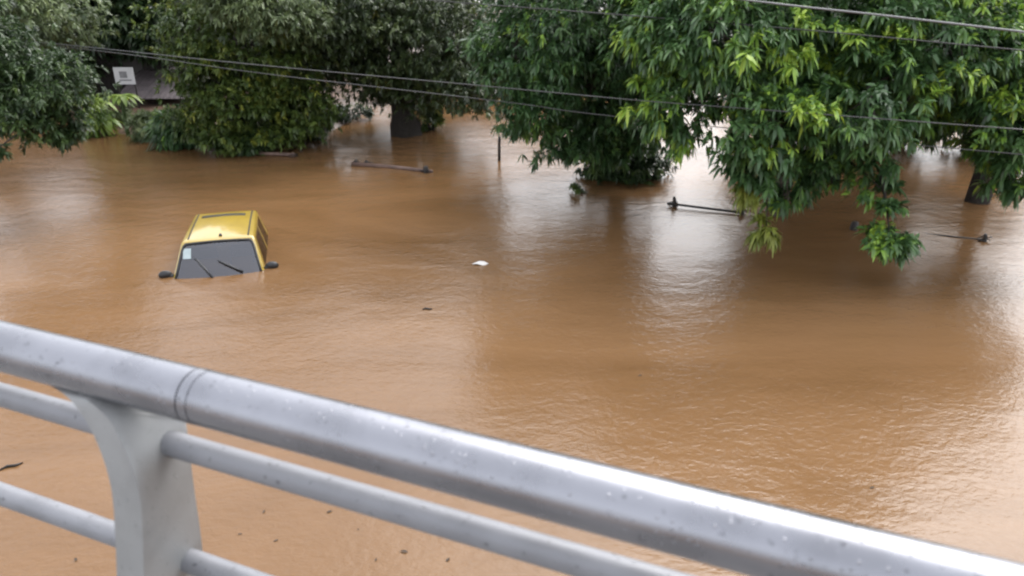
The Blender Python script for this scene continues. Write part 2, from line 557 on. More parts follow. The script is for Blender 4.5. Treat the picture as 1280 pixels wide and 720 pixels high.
def tree(name, label, cat, base, fork, r0, blobs, n, ln, wd, per, droop, seed, mat, bark='bark', group=None, young=.12, twigs=3, sigma=.2, clump=9, spread=1.0, tone0=.42, lean=None, zmin=.12, limb_r=.3):
    """trunk base, fork height; blobs = [(centre, radii)] of the crown"""
    base = Vector(base)
    root = empty(name, base)
    tag(root, label, cat, group)
    me, cc = crown_mesh('crown', blobs, n, ln, wd, per, droop, seed, young, spread, clump, sigma, zmin, tone0)
    c = link('crown', me, M[mat], root)
    c.matrix_parent_inverse = Matrix.Translation(-base)
    rnd = random.Random(seed)
    bm = bmesh.new()
    top = base + Vector((0, 0, fork)) + (Vector(lean) if lean else Vector((rnd.uniform(-.2, .2), rnd.uniform(-.2, .2), 0)))
    mid = (base + top) / 2 + Vector((rnd.uniform(-.12, .12), rnd.uniform(-.12, .12), 0))
    lo = base - Vector((0, 0, .6))
    pts = [lo] + bezier(base, mid, top, 7)
    tube(bm, pts, [r0 * 1.25] + [r0 * (1.18 - .45 * i / 6) for i in range(7)], 14, wob=.35, seed=seed)
    nb = len(blobs)
    for i, b in enumerate(blobs):
        bc = Vector(b[0])
        s = base.lerp(top, .75 + .25 * rnd.random())
        high = [q for q in blobs if q[0][2] > bc.z + .35 and len(q) < 4]
        if len(b) > 3 or (bc.z < 1.75 and high):          # a hung spray: its twig comes down from the bough above it
            s = Vector(blobs[b[3]][0]) if len(b) > 3 else Vector(min(high, key=lambda q: (Vector(q[0]) - bc).length)[0])
            tube(bm, bezier(s, s.lerp(bc, .5) + Vector((.05, 0, .1)), bc, 6), [.022, .02, .018, .015, .012, .008], 6)
            continue
        ctrl = s.lerp(bc, .45) + Vector((0, 0, .35 * (bc - s).length * rnd.uniform(.2, .7)))
        pp = bezier(s, ctrl, bc, 8)
        tube(bm, pp, [r0 * limb_r * (1.35 - .95 * k / 7) for k in range(8)], 8, wob=.2, seed=i)
        near = sorted(range(len(cc)), key=lambda q: (Vector(cc[q]) - bc).length)[:14]
        for q in rnd.sample(near, min(twigs, len(near))):
            e = Vector(cc[q])
            st = pp[rnd.randint(4, 7)]
            cm = (st + e) / 2 + Vector((0, 0, .12))
            tube(bm, bezier(st, cm, e, 5), [.028, .024, .018, .013, .008], 5)
    t = from_bm('trunk', bm, M[bark], root, True)
    t.matrix_parent_inverse = Matrix.Translation(-base)
    return root

def bl(px, py, Y, rx, ry=None, rz=None, w=None):
    ry = ry if ry else rx
    rz = rz if rz else rx
    return (at(px, py, Y), (rx, ry, rz)) if w is None else (at(px, py, Y), (rx, ry, rz), w)

# --- right: two big drooping trees close to the bridge
tree('mango_tree', 'big glossy tree at the right edge with dark trunk standing in the flood', 'tree', on_z(1222, 252), 2.4, .20,
     [bl(1180, 55, 11.6, 1.35, 1.3, .9), bl(1085, 110, 10.9, 1.0, 1.0, .75), bl(1262, 145, 11.4, .85, 1.0, .75), bl(1060, 15, 12, 1.2, 1.2, .9),
      bl(1270, 70, 12.2, 1.2, 1.2, 1.0), bl(1030, 185, 11.6, .55, .6, .45), bl(1245, 210, 11.2, .48, .5, .32), bl(1095, 205, 11.0, .42, .45, .34),
      bl(1155, 110, 12.8, 1.1, 1.1, .8), bl(1150, -130, 13.2, 2.0, 1.8, 1.2), bl(1175, -230, 13.8, 1.8, 1.7, 1.5), bl(1040, 230, 11.4, .40, .4, .22), bl(1262, 225, 11.0, .34, .4, .28), bl(1100, 235, 10.7, .30, .3, .18),
      bl(1108, 262, 10.5, .17, .16, .16, .14) + (7,), bl(1112, 300, 10.3, .32, .30, .19, .34) + (7,), bl(1290, 190, 11.4, .7, .8, .6),
      bl(1235, 50, 15.2, 1.5, 1.2, 1.5), bl(1075, 50, 15.8, 1.5, 1.2, 1.6), bl(1150, 20, 17.2, 1.6, 1.2, 1.4)],
     10500, .165, .050, 12, .55, 11, 'leaf_mango', young=.24, sigma=.17, twigs=5, clump=17, tone0=.54)
tree('mango_tree', 'big glossy tree with pale trunk and yellow sprig hanging near the water', 'tree', on_z(972, 268), 2.3, .13,
     [bl(905, 45, 11.5, 1.2, 1.1, .9), bl(965, 145, 11.0, .8, .85, .7), bl(860, 130, 11.7, .72, .8, .6), bl(1000, 80, 12.6, 1.1, 1.1, .9),
      bl(950, 212, 11.0, .42, .4, .30), bl(1005, 215, 11.2, .42, .4, .28), bl(830, 20, 12.2, .9, 1.0, .8), bl(930, -120, 12.8, 1.8, 1.6, 1.1), bl(985, 245, 11.1, .26, .3, .26) + (.12, 1),
      bl(985, 50, 15.8, 1.3, 1.2, 1.6), bl(890, 20, 15.4, 1.2, 1.1, 1.2), bl(800, 60, 15.6, .9, 1, 1.1)],
     7600, .160, .048, 12, .55, 12, 'leaf_mango', bark='bark_pale', young=.26, sigma=.17, twigs=5, clump=17, tone0=.54)
yt = [o for o in C.objects if o.name.startswith('mango_tree')][-1]
me, _ = crown_mesh('yellow_sprig', [(at(958, 282, 10.9), (.17, .17, .20)), (at(935, 238, 10.9), (.13, .13, .16))], 70, .17, .04, 11, .8, 31, 0, .9, 5, .07, .05, .6)
o = link('yellow_sprig', me, M['leaf_yellow'], yt); o.matrix_parent_inverse = Matrix.Translation(-yt.location)
bm = bmesh.new(); tube(bm, bezier(at(950, 205, 11.0), at(962, 240, 10.9), at(958, 282, 10.9), 6), [.014, .013, .012, .010, .008, .005], 6)
o = from_bm('twig', bm, M['bark'], yt, True); o.matrix_parent_inverse = Matrix.Translation(-yt.location)
# --- middle tree with a dark interior
tree('drooping_tree', 'dark leafy tree with a dark shrub at its foot, beside the bright water gap', 'tree', on_z(775, 222), 1.9, .24,
     [bl(690, 55, 14.0, 1.15, 1.1, 1.0), bl(660, 135, 13.8, .66, .7, .55), bl(740, 105, 14.4, 1.1, 1.0, .9), bl(795, 35, 14.2, 1.2, 1.1, 1.0),
      bl(700, 175, 14.2, .55, .6, .34), bl(640, 70, 13.8, .6, .7, .6), bl(765, 150, 15.4, .95, .8, .75), bl(775, 175, 15.2, .7, .6, .4), bl(725, 165, 15.4, .7, .6, .5), bl(690, -90, 14.8, 1.8, 1.6, 1.0), bl(735, 55, 17.2, 1.6, 1.2, 1.6), bl(655, 60, 16.5, 1.0, 1.0, 1.3)],
     7400, .15, .040, 12, .5, 13, 'leaf_mango', young=.05, sigma=.18, twigs=4, tone0=.44, clump=15)
# --- left of centre: wide dark tree
tree('shade_tree', 'wide dark olive tree with thick black trunk behind floating rail', 'tree', on_z(508, 168), 1.6, .36,
     [bl(510, 45, 20.6, 2.0, 1.6, 1.4), bl(425, 25, 20.2, 1.8, 1.5, 1.3), bl(570, 55, 20.0, 1.4, 1.4, 1.4), bl(380, 75, 20.2, 1.2, 1.1, 1.0),
      bl(470, 95, 20.8, .9, .9, .55), bl(585, 108, 18.6, .7, .8, .6), bl(520, 112, 20.4, 1.0, .9, .6), bl(535, 128, 22, .75, .6, .40), bl(478, 112, 22, .5, .6, .35), bl(575, 55, 23, 1.2, 1.0, 1.15), bl(480, -70, 23, 2.6, 2.0, 1.4)],
     9500, .15, .046, 11, .45, 14, 'leaf_olive', young=.03, sigma=.22, tone0=.36)
# --- bright bushy tree on the left bank
tree('bushy_tree', 'bushy bright green tree reaching down to the left bank', 'tree', on_z(300, 184), 1.5, .20,
     [bl(245, 30, 19.2, 1.1, 1.0, .95), bl(315, 55, 19.0, 1.25, 1.1, 1.1), bl(245, 85, 19.2, .8, .8, .7), bl(300, 130, 18.9, 1.15, .9, .75),
      bl(375, 125, 19.4, .85, .8, .8), bl(355, 160, 19.4, .75, .7, .40), bl(235, 150, 19.0, .6, .6, .45), bl(285, 168, 18.8, .8, .6, .30), bl(310, 120, 20.2, 1.5, .7, .9), bl(300, -60, 22.5, 2.2, 1.6, 1.4)],
     7600, .14, .044, 11, .4, 15, 'leaf_mid', young=.14, sigma=.2, clump=13, tone0=.5)
tree('shade_tree', 'greyish green tree crown showing above the bushy bright tree', 'tree', on_z(350, 160), 2.2, .16,
     [bl(335, 12, 18.2, 1.0, .9, .55), bl(300, -10, 18.4, .9, .9, .6), bl(375, 25, 18.6, .6, .6, .5)],
     1600, .15, .045, 11, .4, 16, 'leaf_grey', young=.04, sigma=.2)
# --- far left trees
tree('round_tree', 'rounded dark green crown hanging over the water at far left', 'tree', on_z(-70, 215), 1.6, .16,
     [bl(62, 105, 14.0, .72, .75, .6), bl(15, 125, 14.0, .7, .7, .6), bl(60, 148, 13.8, .62, .6, .42), bl(84, 165, 13.8, .28, .28, .20), bl(-20, 70, 14.4, .9, .8, .7),
      bl(-12, 192, 12.6, .20, .2, .18), bl(-80, 40, 14, 1.3, 1.2, 1.0)],
     4600, .12, .034, 11, .45, 17, 'leaf_dark', young=.10, sigma=.16, tone0=.5)
tree('shade_tree', 'pale green tree crown in the top left corner above the dark one', 'tree', on_z(-40, 150), 2.4, .16,
     [bl(60, 15, 18.0, 1.05, 1.0, .75), bl(10, 15, 17.4, 1.0, .9, .7), bl(88, 40, 18.6, .5, .6, .5), bl(10, -50, 21, 1.8, 1.4, 1.4)],
     2600, .14, .04, 11, .45, 18, 'leaf_grey', young=.06, sigma=.2)

# --- dark trees and bushes behind
back = [
    ('dark tree overhanging the shed roof at the upper left', on_z(205, 98), 1.6, [bl(150, 15, 26.5, 1.8, 1.2, 1.1), bl(195, 40, 26.2, 1.0, .9, .75), bl(120, 20, 26.5, 1.0, 1.0, .8), bl(165, 55, 26.3, .7, .7, .35), bl(112, 82, 29.5, 1.3, .9, .9), bl(185, 70, 30, 1.3, .9, .9), bl(150, -70, 27, 2.6, 2, 1.6)], 3600),
    ('dark tree behind the two far left crowns', on_z(40, 125), 1.6, [bl(50, 65, 26, 1.8, 1.2, 1.3), bl(-40, 60, 25, 2.0, 1.2, 1.5), bl(-140, 75, 24, 2.0, 1.2, 1.2)], 2400),
    ('dark tree far behind the bushy bright tree', on_z(330, 118), 1.6, [bl(320, 60, 30, 2.4, 1.8, 1.4), bl(385, 40, 31, 2.2, 1.8, 1.6), bl(250, 40, 30, 1.8, 1.5, 1.6), bl(450, 15, 31, 1.7, 1.2, 1.2), bl(520, 15, 31, 1.7, 1.2, 1.2)], 4000),
    ('low dark tree far behind, just right of the thick black trunk', on_z(590, 126), .9, [bl(560, 95, 29.5, 1.6, 1.2, .75), bl(615, 85, 29.5, 1.6, 1.2, .9), bl(640, 60, 31, 1.4, 1.2, .8)], 2600),
    ('low dark tree far behind the middle tree', on_z(700, 122), .9, [bl(670, 90, 30, 1.8, 1.2, .9), bl(730, 85, 30, 1.5, 1.2, .9), bl(690, 45, 31.5, 2.0, 1.3, 1.0)], 2600),
    ('low dark tree far behind the pale trunk', on_z(985, 120), .9, [bl(965, 85, 30, 1.3, 1.2, .8), bl(1010, 70, 30, 1.4, 1.2, .9), bl(985, 45, 31, 1.4, 1.2, .9)], 3000),
    ('low dense dark tree between the trunks of the two right trees', on_z(1065, 182), 1.1, [bl(985, 112, 19.8, 1.3, 1.0, 1.35), bl(1060, 110, 19.6, 1.2, 1.0, 1.4), bl(1132, 112, 19.4, 1.0, 1.0, 1.3), bl(1248, 112, 19.0, .9, 1.0, 1.3), bl(1060, 40, 20, 1.6, 1.1, 1.0)], 3600),
    ('low dark tree far behind the right edge tree', on_z(1120, 122), .9, [bl(1060, 80, 30, 1.7, 1.2, .9), bl(1130, 75, 30, 1.8, 1.2, 1.0), bl(1210, 70, 30, 1.6, 1.2, .9), bl(1120, 30, 32, 2.2, 1.3, 1.0)], 3000),
]
for i, (lab, b, fk, bb, n) in enumerate(back):
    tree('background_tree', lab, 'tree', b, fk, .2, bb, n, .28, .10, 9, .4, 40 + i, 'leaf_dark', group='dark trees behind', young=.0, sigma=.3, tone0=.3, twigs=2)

# far wood: reads as one mass
rng = np.random.default_rng(99)
blobs = []
for i in range(46):
    a = R(-62 + 124 * i / 45)
    d = 92 + 7 * rng.random()
    h = rng.uniform(2.6, 4.0)
    blobs.append((Vector((d * math.sin(a), d * math.cos(a), h * .9)), (3.6, 2.5, h)))
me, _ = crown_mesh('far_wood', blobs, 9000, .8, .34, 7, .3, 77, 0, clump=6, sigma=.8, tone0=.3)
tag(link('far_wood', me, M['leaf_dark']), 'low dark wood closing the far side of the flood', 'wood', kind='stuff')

# --- shrubs and plants
def shrub(name, label, base, rad, n, ln, wd, per, droop, seed, mat, stems=7, young=.1, group=None, spread=1.0, sigma=.12, tone0=.45):
    base = Vector(base)
    root = empty(name, base)
    tag(root, label, 'shrub', group)
    me, cc = crown_mesh('foliage', [(base + Vector((0, 0, rad[2] * .75)), rad)], n, ln, wd, per, droop, seed, young, spread, 7, sigma, .03, tone0)
    o = link('foliage', me, M[mat], root)
    o.matrix_parent_inverse = Matrix.Translation(-base)
    bm = bmesh.new()
    rnd = random.Random(seed)
    for k in range(stems):
        e = Vector(cc[rnd.randrange(len(cc))])
        s = base + Vector((rnd.uniform(-.1, .1), rnd.uniform(-.1, .1), -.3))
        tube(bm, bezier(s, (s + e) / 2 + Vector((0, 0, .15)), e, 5), [.03, .026, .02, .014, .008], 6)
    o = from_bm('stem', bm, M['bark'], root, True)
    o.matrix_parent_inverse = Matrix.Translation(-base)
    return root

shrub('shrub', 'dark shrub spilling into the water under the middle tree', on_z(782, 222), (.90, .6, .42), 700, .17, .05, 11, .5, 61, 'leaf_dark', tone0=.35)
shrub('shrub', 'dark grey green shrub beside the banana plant', on_z(186, 170, .1), (.36, .4, .36), 170, .20, .035, 12, .35, 62, 'leaf_grey', tone0=.35)
shrub('shrub', 'fresh green strappy shrub at the waterline below the bushy tree', on_z(228, 180, .05), (.55, .5, .62), 260, .30, .04, 12, .6, 63, 'leaf_mango', young=.15)
shrub('shrub', 'dark green shrub in the water at the foot of the bushy tree', on_z(305, 190, .0), (.75, .5, .40), 300, .2, .05, 11, .5, 64, 'leaf_dark')
shrub('shrub', 'dark shrub standing right of the bushy tree by the water', on_z(380, 172, .0), (.7, .6, .6), 300, .2, .05, 11, .5, 65, 'leaf_dark', tone0=.3)
shrub('shrub', 'light yellowish shoot drooping beside the far left crown', on_z(124, 170, .0), (.22, .2, .62), 60, .36, .05, 9, .8, 66, 'leaf_lime', young=.3, stems=4)
shrub('shrub', 'small dark shrub left of the thick black trunk', on_z(438, 150, .0), (.55, .5, .30), 160, .18, .05, 10, .5, 67, 'leaf_dark', tone0=.3)
shrub('shrub', 'small green shrub touching the right side of thick trunk', on_z(537, 163, .0), (.35, .3, .30), 110, .18, .05, 10, .5, 68, 'leaf_mid')
shrub('shrub', 'low weeds tuft floating left of the dark shrub', on_z(722, 242, .0), (.20, .15, .10), 40, .14, .03, 9, .5, 69, 'leaf_mid', stems=3, sigma=.06)
shrub('shrub', 'yellow green bush in front of the grey sheet roof', on_z(212, 108, .35), (.75, .6, .5), 200, .24, .06, 10, .5, 70, 'leaf_lime', young=.3)

def big_leaf_plant(name, label, base, n, h, ln, wd, seed, mat, stem_mat='leaf_lime'):
    base = Vector(base)
    root = empty(name, base)
    tag(root, label, 'plant')
    rnd = random.Random(seed)
    bm = bmesh.new()
    tops = base + Vector((.05, 0, h * .55))
    tube(bm, bezier(base - Vector((0, 0, .2)), base + Vector((-.03, 0, h * .3)), tops, 6), [.06, .06, .055, .05, .045, .035], 10)
    o = from_bm('stem', bm, M['leaf_lime'], root, True); o.matrix_parent_inverse = Matrix.Translation(-base)
    for k in range(n):
        a = 2 * math.pi * (k + rnd.uniform(-.2, .2)) / n
        out = Vector((math.cos(a), math.sin(a), 0))
        side = Vector((-math.sin(a), math.cos(a), 0))
        L, W = ln * rnd.uniform(.8, 1.15), wd * rnd.uniform(.85, 1.1)
        bm = bmesh.new()
        rows = []
        for i in range(9):
            t = i / 8
            c = tops + out * (L * (.85 * t + .1 * t * t)) + Vector((0, 0, L * (.75 * t - 1.05 * t * t)))
            w = W * (math.sin(math.pi * min(1, .06 + t * .94)) ** .6) * .5
            rows.append((bm.verts.new(c + side * w + Vector((0, 0, w * .3))), bm.verts.new(c), bm.verts.new(c - side * w + Vector((0, 0, w * .3)))))
        for p, q in zip(rows, rows[1:]):
            bm.faces.new((p[0], p[1], q[1], q[0])); bm.faces.new((p[1], p[2], q[2], q[1]))
        me = bpy.data.meshes.new('leaf'); bm.to_mesh(me); bm.free()
        ta = me.attributes.new('tone', 'FLOAT', 'FACE')
        ta.data.foreach_set('value', [rnd.uniform(.5, .95)] * len(me.polygons))
        o = link('leaf', me, M[mat], root, True); o.matrix_parent_inverse = Matrix.Translation(-base)
    return root
big_leaf_plant('banana_plant', 'young pale green banana plant on the left bank', on_z(160, 167, .06), 14, 1.8, .55, .17, 5, 'leaf_lime')

big_leaf_plant('taro_plant', 'low broad leaved green plant right of the banana plant', on_z(192, 160, .1), 8, .5, .62, .28, 6, 'leaf_mid')
big_leaf_plant('taro_plant', 'low broad leaved plant at the waterline left of the banana plant', on_z(132, 166, .05), 8, .5, .6, .24, 7, 'leaf_lime')
big_leaf_plant('banana_plant', 'pale banana shoot half hidden by the far left crown', on_z(118, 160, .05), 8, 1.3, .75, .24, 8, 'leaf_lime')
shrub('shrub', 'pale green bush behind the banana plants by the shed wall', on_z(140, 148, .2), (.7, .4, .40), 200, .16, .05, 10, .5, 71, 'leaf_grey', young=.2)
# ------------------------------------------------------------------ shed, roof and notice board behind the left bank
def local(o, root):
    o.matrix_parent_inverse = Matrix.Translation(-root.location)
    return o
sb = on_z(150, 118, .3)
shed = empty('timber_shed', sb)
tag(shed, 'dark timber shed with rusty roof edge under the left trees', 'shed')
bm = bmesh.new()
W_, D_, HH = 3.6, 2.4, 1.55
for k in range(18):
    x = -W_ / 2 + (k + .5) * W_ / 18
    if not (.3 < x < 1.0):
        box(bm, Vector((x, 0, HH / 2 - .1)), (W_ / 18 - .012, .05 + .01 * (k % 2), HH + .2))
    box(bm, Vector((x, D_, HH / 2 - .1)), (W_ / 18 - .012, .05, HH + .2))
for s in (-1, 1):
    box(bm, Vector((s * (W_ / 2 + .03), D_ / 2, HH / 2 - .1)), (.05, D_ + .06, HH + .2))
o = from_bm('wall', bm, M['dark_plank'], shed)
bm = bmesh.new()
for k in range(22):
    x0 = -W_ / 2 - .25 + k * (W_ + .5) / 22
    dx = (W_ + .5) / 22
    q = [bm.verts.new(v) for v in ((x0, -.5, HH - .12), (x0 + dx / 2, -.5, HH - .08), (x0 + dx, -.5, HH - .12), (x0 + dx, D_ + .2, HH + .55), (x0 + dx / 2, D_ + .2, HH + .59), (x0, D_ + .2, HH + .55))]
    bm.faces.new((q[0], q[1], q[4], q[5])); bm.faces.new((q[1], q[2], q[3], q[4]))
bmesh.ops.remove_doubles(bm, verts=bm.verts, dist=.001)
o = from_bm('roof', bm, M['rust_roof'], shed)
o.modifiers.new('solid', 'SOLIDIFY').thickness = .02
bm = bmesh.new()
box(bm, Vector((.65, .02, .62)), (.66, .04, 1.35))
door = from_bm('door', bm, M['wet_wood'], shed)

# low lean-to with a grey sheet roof, right of the shed
lb = on_z(225, 118, .4)
lt = empty('lean_to', lb)
tag(lt, 'low open lean-to under a sloping grey sheet roof beside the shed', 'shelter')
bm = bmesh.new()
for k in range(16):
    x0 = -1.5 + k * 3.0 / 16; dx = 3.0 / 16
    q = [bm.verts.new(v) for v in ((x0, -1.5, .10), (x0 + dx / 2, -1.5, .112), (x0 + dx, -1.5, .10), (x0 + dx, 1.0, .82), (x0 + dx / 2, 1.0, .832), (x0, 1.0, .82))]
    bm.faces.new((q[0], q[1], q[4], q[5])); bm.faces.new((q[1], q[2], q[3], q[4]))
bmesh.ops.remove_doubles(bm, verts=bm.verts, dist=.001)
o = from_bm('roof', bm, M['grey_roof'], lt); o.modifiers.new('solid', 'SOLIDIFY').thickness = .02
for sx, sy, h in ((-1.4, -1.4, .12), (1.4, -1.4, .12), (-1.4, .9, .78), (1.4, .9, .78)):
    bm = bmesh.new(); tube(bm, [(sx, sy, -.5), (sx, sy, h - .02)], .05, 8)
    from_bm('post', bm, M['wet_wood'], lt)

nb = on_z(163, 132, .3)
board = empty('notice_board', nb)
tag(board, 'small white notice board on short posts before the dark shed', 'sign')
for sx in (-.27, .27):
    bm = bmesh.new(); tube(bm, [(sx, .03, -.3), (sx, .03, 1.1)], .025, 8)
    from_bm('leg', bm, M['wet_wood'], board)
bm = bmesh.new(); vs = box(bm, Vector((0, 0, .93)), (.62, .03, .52))
o = from_bm('panel', bm, M['board_white'], board)
bm = bmesh.new()
box(bm, Vector((-.02, -.018, .97)), (.24, .004, .20)); box(bm, Vector((.02, -.018, .80)), (.4, .004, .04))
from_bm('printed_patch', bm, M['board_print'], board)

# ------------------------------------------------------------------ drowned roadside rail: posts and logs just breaking the surface
def bar(name, label, cat, pts, r, mat, lumps=(), group=None, lump_mat='wet_wood'):
    pts = [Vector(p) for p in pts]
    c = sum(pts, Vector()) / len(pts)
    root = empty(name, (c.x, c.y, 0))
    tag(root, label, cat, group)
    bm = bmesh.new()
    tube(bm, [p - root.location for p in pts], r, 12, wob=.3)
    from_bm('rail', bm, M[mat], root, True)
    for q, h, rr in lumps:
        bm = bmesh.new()
        q = Vector(q) - root.location
        tube(bm, [q + Vector((0, 0, -.5)), q + Vector((.01, 0, h * .6)), q + Vector((0, .01, h * .9)), q + Vector((0, 0, h))], [rr * .8, rr * .72, rr * .62, rr * .3], 12, wob=.5)
        from_bm('post', bm, M[lump_mat], root, True)
        rd = random.Random(int(q.x * 977) + int(rr * 1000))
        bm = bmesh.new()
        for k in range(9):
            a, ln = rd.uniform(0, 6.28), rd.uniform(.10, .24)
            c = q + Vector((rd.uniform(-.07, .07), rd.uniform(-.06, .06), rd.uniform(.0, h * .6)))
            v = Vector((math.cos(a), math.sin(a) * .7, rd.uniform(-.25, .35))) * ln * .5
            tube(bm, [c - v, c + Vector((0, 0, .015)), c + v], [.006, .013, .005], 6, wob=.4, seed=k)
        from_bm('caught_twigs', bm, M['wet_wood'], root, True)
    return root
bar('drowned_fence_rail', 'pinkish brown rail with dark post heads at both ends left of centre', 'fence', [on_z(440, 205, .04), on_z(490, 209, .02), on_z(540, 215, .02)], .052, 'pink_wood',
    [(on_z(445, 207), .15, .06), (on_z(458, 207), .12, .07), (on_z(532, 216), .16, .085)], group='drowned fence rails')
bar('drowned_fence_rail', 'thin black rail between two post knobs in the bright gap', 'fence', [on_z(834, 254, .06), on_z(880, 260, .05), on_z(930, 266, .04)], .024, 'wet_wood',
    [(on_z(842, 258), .20, .05), (on_z(926, 268), .20, .055)], group='drowned fence rails')
bar('drowned_fence_rail', 'reddish rail end sticking out of the left bank shrubs', 'fence', [on_z(288, 189, .05), on_z(330, 192, .05), on_z(369, 194, .04)], .05, 'pink_wood',
    [(on_z(366, 196), .11, .06)], group='drowned fence rails', lump_mat='pink_wood')
bar('drowned_fence_rail', 'barely awash rail ending in small dark post under the right tree', 'fence', [on_z(1150, 292, -.02), on_z(1190, 296, .005), on_z(1232, 300, .0)], .018, 'wet_wood',
    [(on_z(1230, 301), .13, .045)], group='drowned fence rails')
def stump(label, p, h, r, seed):
    root = bpy.data.meshes.new('stump')
    bm = bmesh.new()
    tube(bm, [(0, 0, -.5), (.0, 0, h * .5), (.01, .005, h * .85), (.01, 0, h)], [r * 1.1, r, r * .9, r * .6], 12, wob=.3, seed=seed)
    o = from_bm('wooden_post', bm, M['wet_wood'], None, True)
    o.location = (p.x, p.y, 0)
    return tag(o, label, 'post')
stump('thin dark post standing upright in the water below the middle tree', on_z(624, 201), .62, .035, 1)
stump('dark post head just above water between the two right trees', on_z(1067, 287), .15, .065, 2)

# ------------------------------------------------------------------ floating bits
bm = bmesh.new()
pts = [(-.13, -.02), (-.05, -.06), (.06, -.055), (.14, -.01), (.07, .045), (-.06, .05)]
ring = [bm.verts.new((x, y, .012 + .02 * math.sin(i * 2.1))) for i, (x, y) in enumerate(pts)]
tp = bm.verts.new((0, .0, .055))
for a, b in zip(ring, ring[1:] + ring[:1]): bm.faces.new((a, b, tp))
o = from_bm('floating_litter', bm, M['white_plastic']); o.location = on_z(600, 330, 0)
o.modifiers.new('solid', 'SOLIDIFY').thickness = .006
tag(o, 'scrap of white plastic floating alone in mid water', 'litter')

def twig(label, p, ln, rz, r=.014):
    bm = bmesh.new()
    tube(bm, [(-ln / 2, 0, .004), (-ln * .15, .02, .012), (ln * .2, -.01, .012), (ln / 2, .015, .003)], [r * .6, r, r, r * .5], 8, wob=.3)
    o = from_bm('floating_twig', bm, M['wet_wood'], None, True)
    o.location = p; o.rotation_euler = (0, 0, rz)
    return tag(o, label, 'twig', 'twigs afloat')
twig('small dark twig afloat below the white plastic scrap', on_z(534, 387, 0), .14, .1)
twig('dark crooked twig afloat at the left edge below the handrail', on_z(14, 584, 0), .20, .6)

# dead leaves adrift below the handrail
rl = random.Random(3)
pos = [(300, 668), (345, 676), (412, 640), (448, 662), (470, 700), (505, 690), (520, 655), (560, 700), (95, 700), (330, 640), (1090, 610), (800, 470)]
lm = None
for i, q in enumerate(pos):
    if lm is None:
        bm = bmesh.new()
        rows = []
        for k in range(6):
            t = k / 5
            w = .018 * math.sin(math.pi * min(1, .05 + .95 * t)) ** .8
            z = .004 + .010 * math.sin(t * 3)
            rows.append((bm.verts.new((t * .09 - .045, w, z + .006)), bm.verts.new((t * .09 - .045, 0, z)), bm.verts.new((t * .09 - .045, -w, z + .006))))
        for p, s in zip(rows, rows[1:]):
            bm.faces.new((p[0], p[1], s[1], s[0])); bm.faces.new((p[1], p[2], s[2], s[1]))
        lm = from_bm('floating_leaf', bm, M['dead_leaf'])
        o = lm
    else:
        o = lm.copy(); C.objects.link(o)
    o.location = on_z(q[0], q[1], 0)
    s = rl.uniform(.3, .7)
    o.scale = (s, s, s)
    o.rotation_euler = (0, 0, rl.uniform(0, 6.28))
    tag(o, 'tiny brown dead leaf adrift on the open brown water', 'leaf', 'dead leaves adrift')

# ------------------------------------------------------------------ yellow car, drowned to its windows
def paint_mat():
    m, nt, N, L, p = mat_base('yellow_paint')
    tc = N.new('ShaderNodeTexCoord')
    nz = N.new('ShaderNodeTexNoise'); nz.inputs['Scale'].default_value = 5; nz.inputs['Detail'].default_value = 6
    L.new(tc.outputs['Object'], nz.inputs['Vector'])
    rp = N.new('ShaderNodeValToRGB')
    rp.color_ramp.elements[0].position = .3; rp.color_ramp.elements[1].position = .6
    rp.color_ramp.elements[0].color = (.30, .205, .024, 1); rp.color_ramp.elements[1].color = (.36, .25, .028, 1)
    L.new(nz.outputs['Fac'], rp.inputs['Fac']); L.new(rp.outputs['Color'], p.inputs['Base Color'])
    p.inputs['Roughness'].default_value = .32
    p.inputs['Coat Weight'].default_value = 1.0
    p.inputs['Coat Roughness'].default_value = .10
    return m
M['paint'] = paint_mat()
def glass_mat():
    m, nt, N, L, p = mat_base('car_glass')
    out = N['Material Output']
    tr = N.new('ShaderNodeBsdfTransparent'); tr.inputs['Color'].default_value = (.52, .52, .52, 1)
    gl = N.new('ShaderNodeBsdfGlossy'); gl.inputs['Roughness'].default_value = .04; gl.inputs['Color'].default_value = (.9, .92, 1, 1)
    nz = N.new('ShaderNodeTexNoise'); nz.inputs['Scale'].default_value = 4
    fr = N.new('ShaderNodeFresnel'); fr.inputs['IOR'].default_value = 1.9
    mx = N.new('ShaderNodeMixShader')
    L.new(fr.outputs[0], mx.inputs['Fac']); L.new(tr.outputs[0], mx.inputs[1]); L.new(gl.outputs[0], mx.inputs[2])
    L.new(mx.outputs[0], out.inputs['Surface'])
    return m
M['glass'] = glass_mat()

cp = on_z(274, 343, 0)
car = empty('yellow_car', (cp.x, cp.y, 0))
fwd = Vector((.245, -.97, 0)).normalized()
car.rotation_euler = (0, 0, math.atan2(fwd.y, fwd.x))
tag(car, 'small yellow taxi drowned to its windows in brown flood water', 'car')
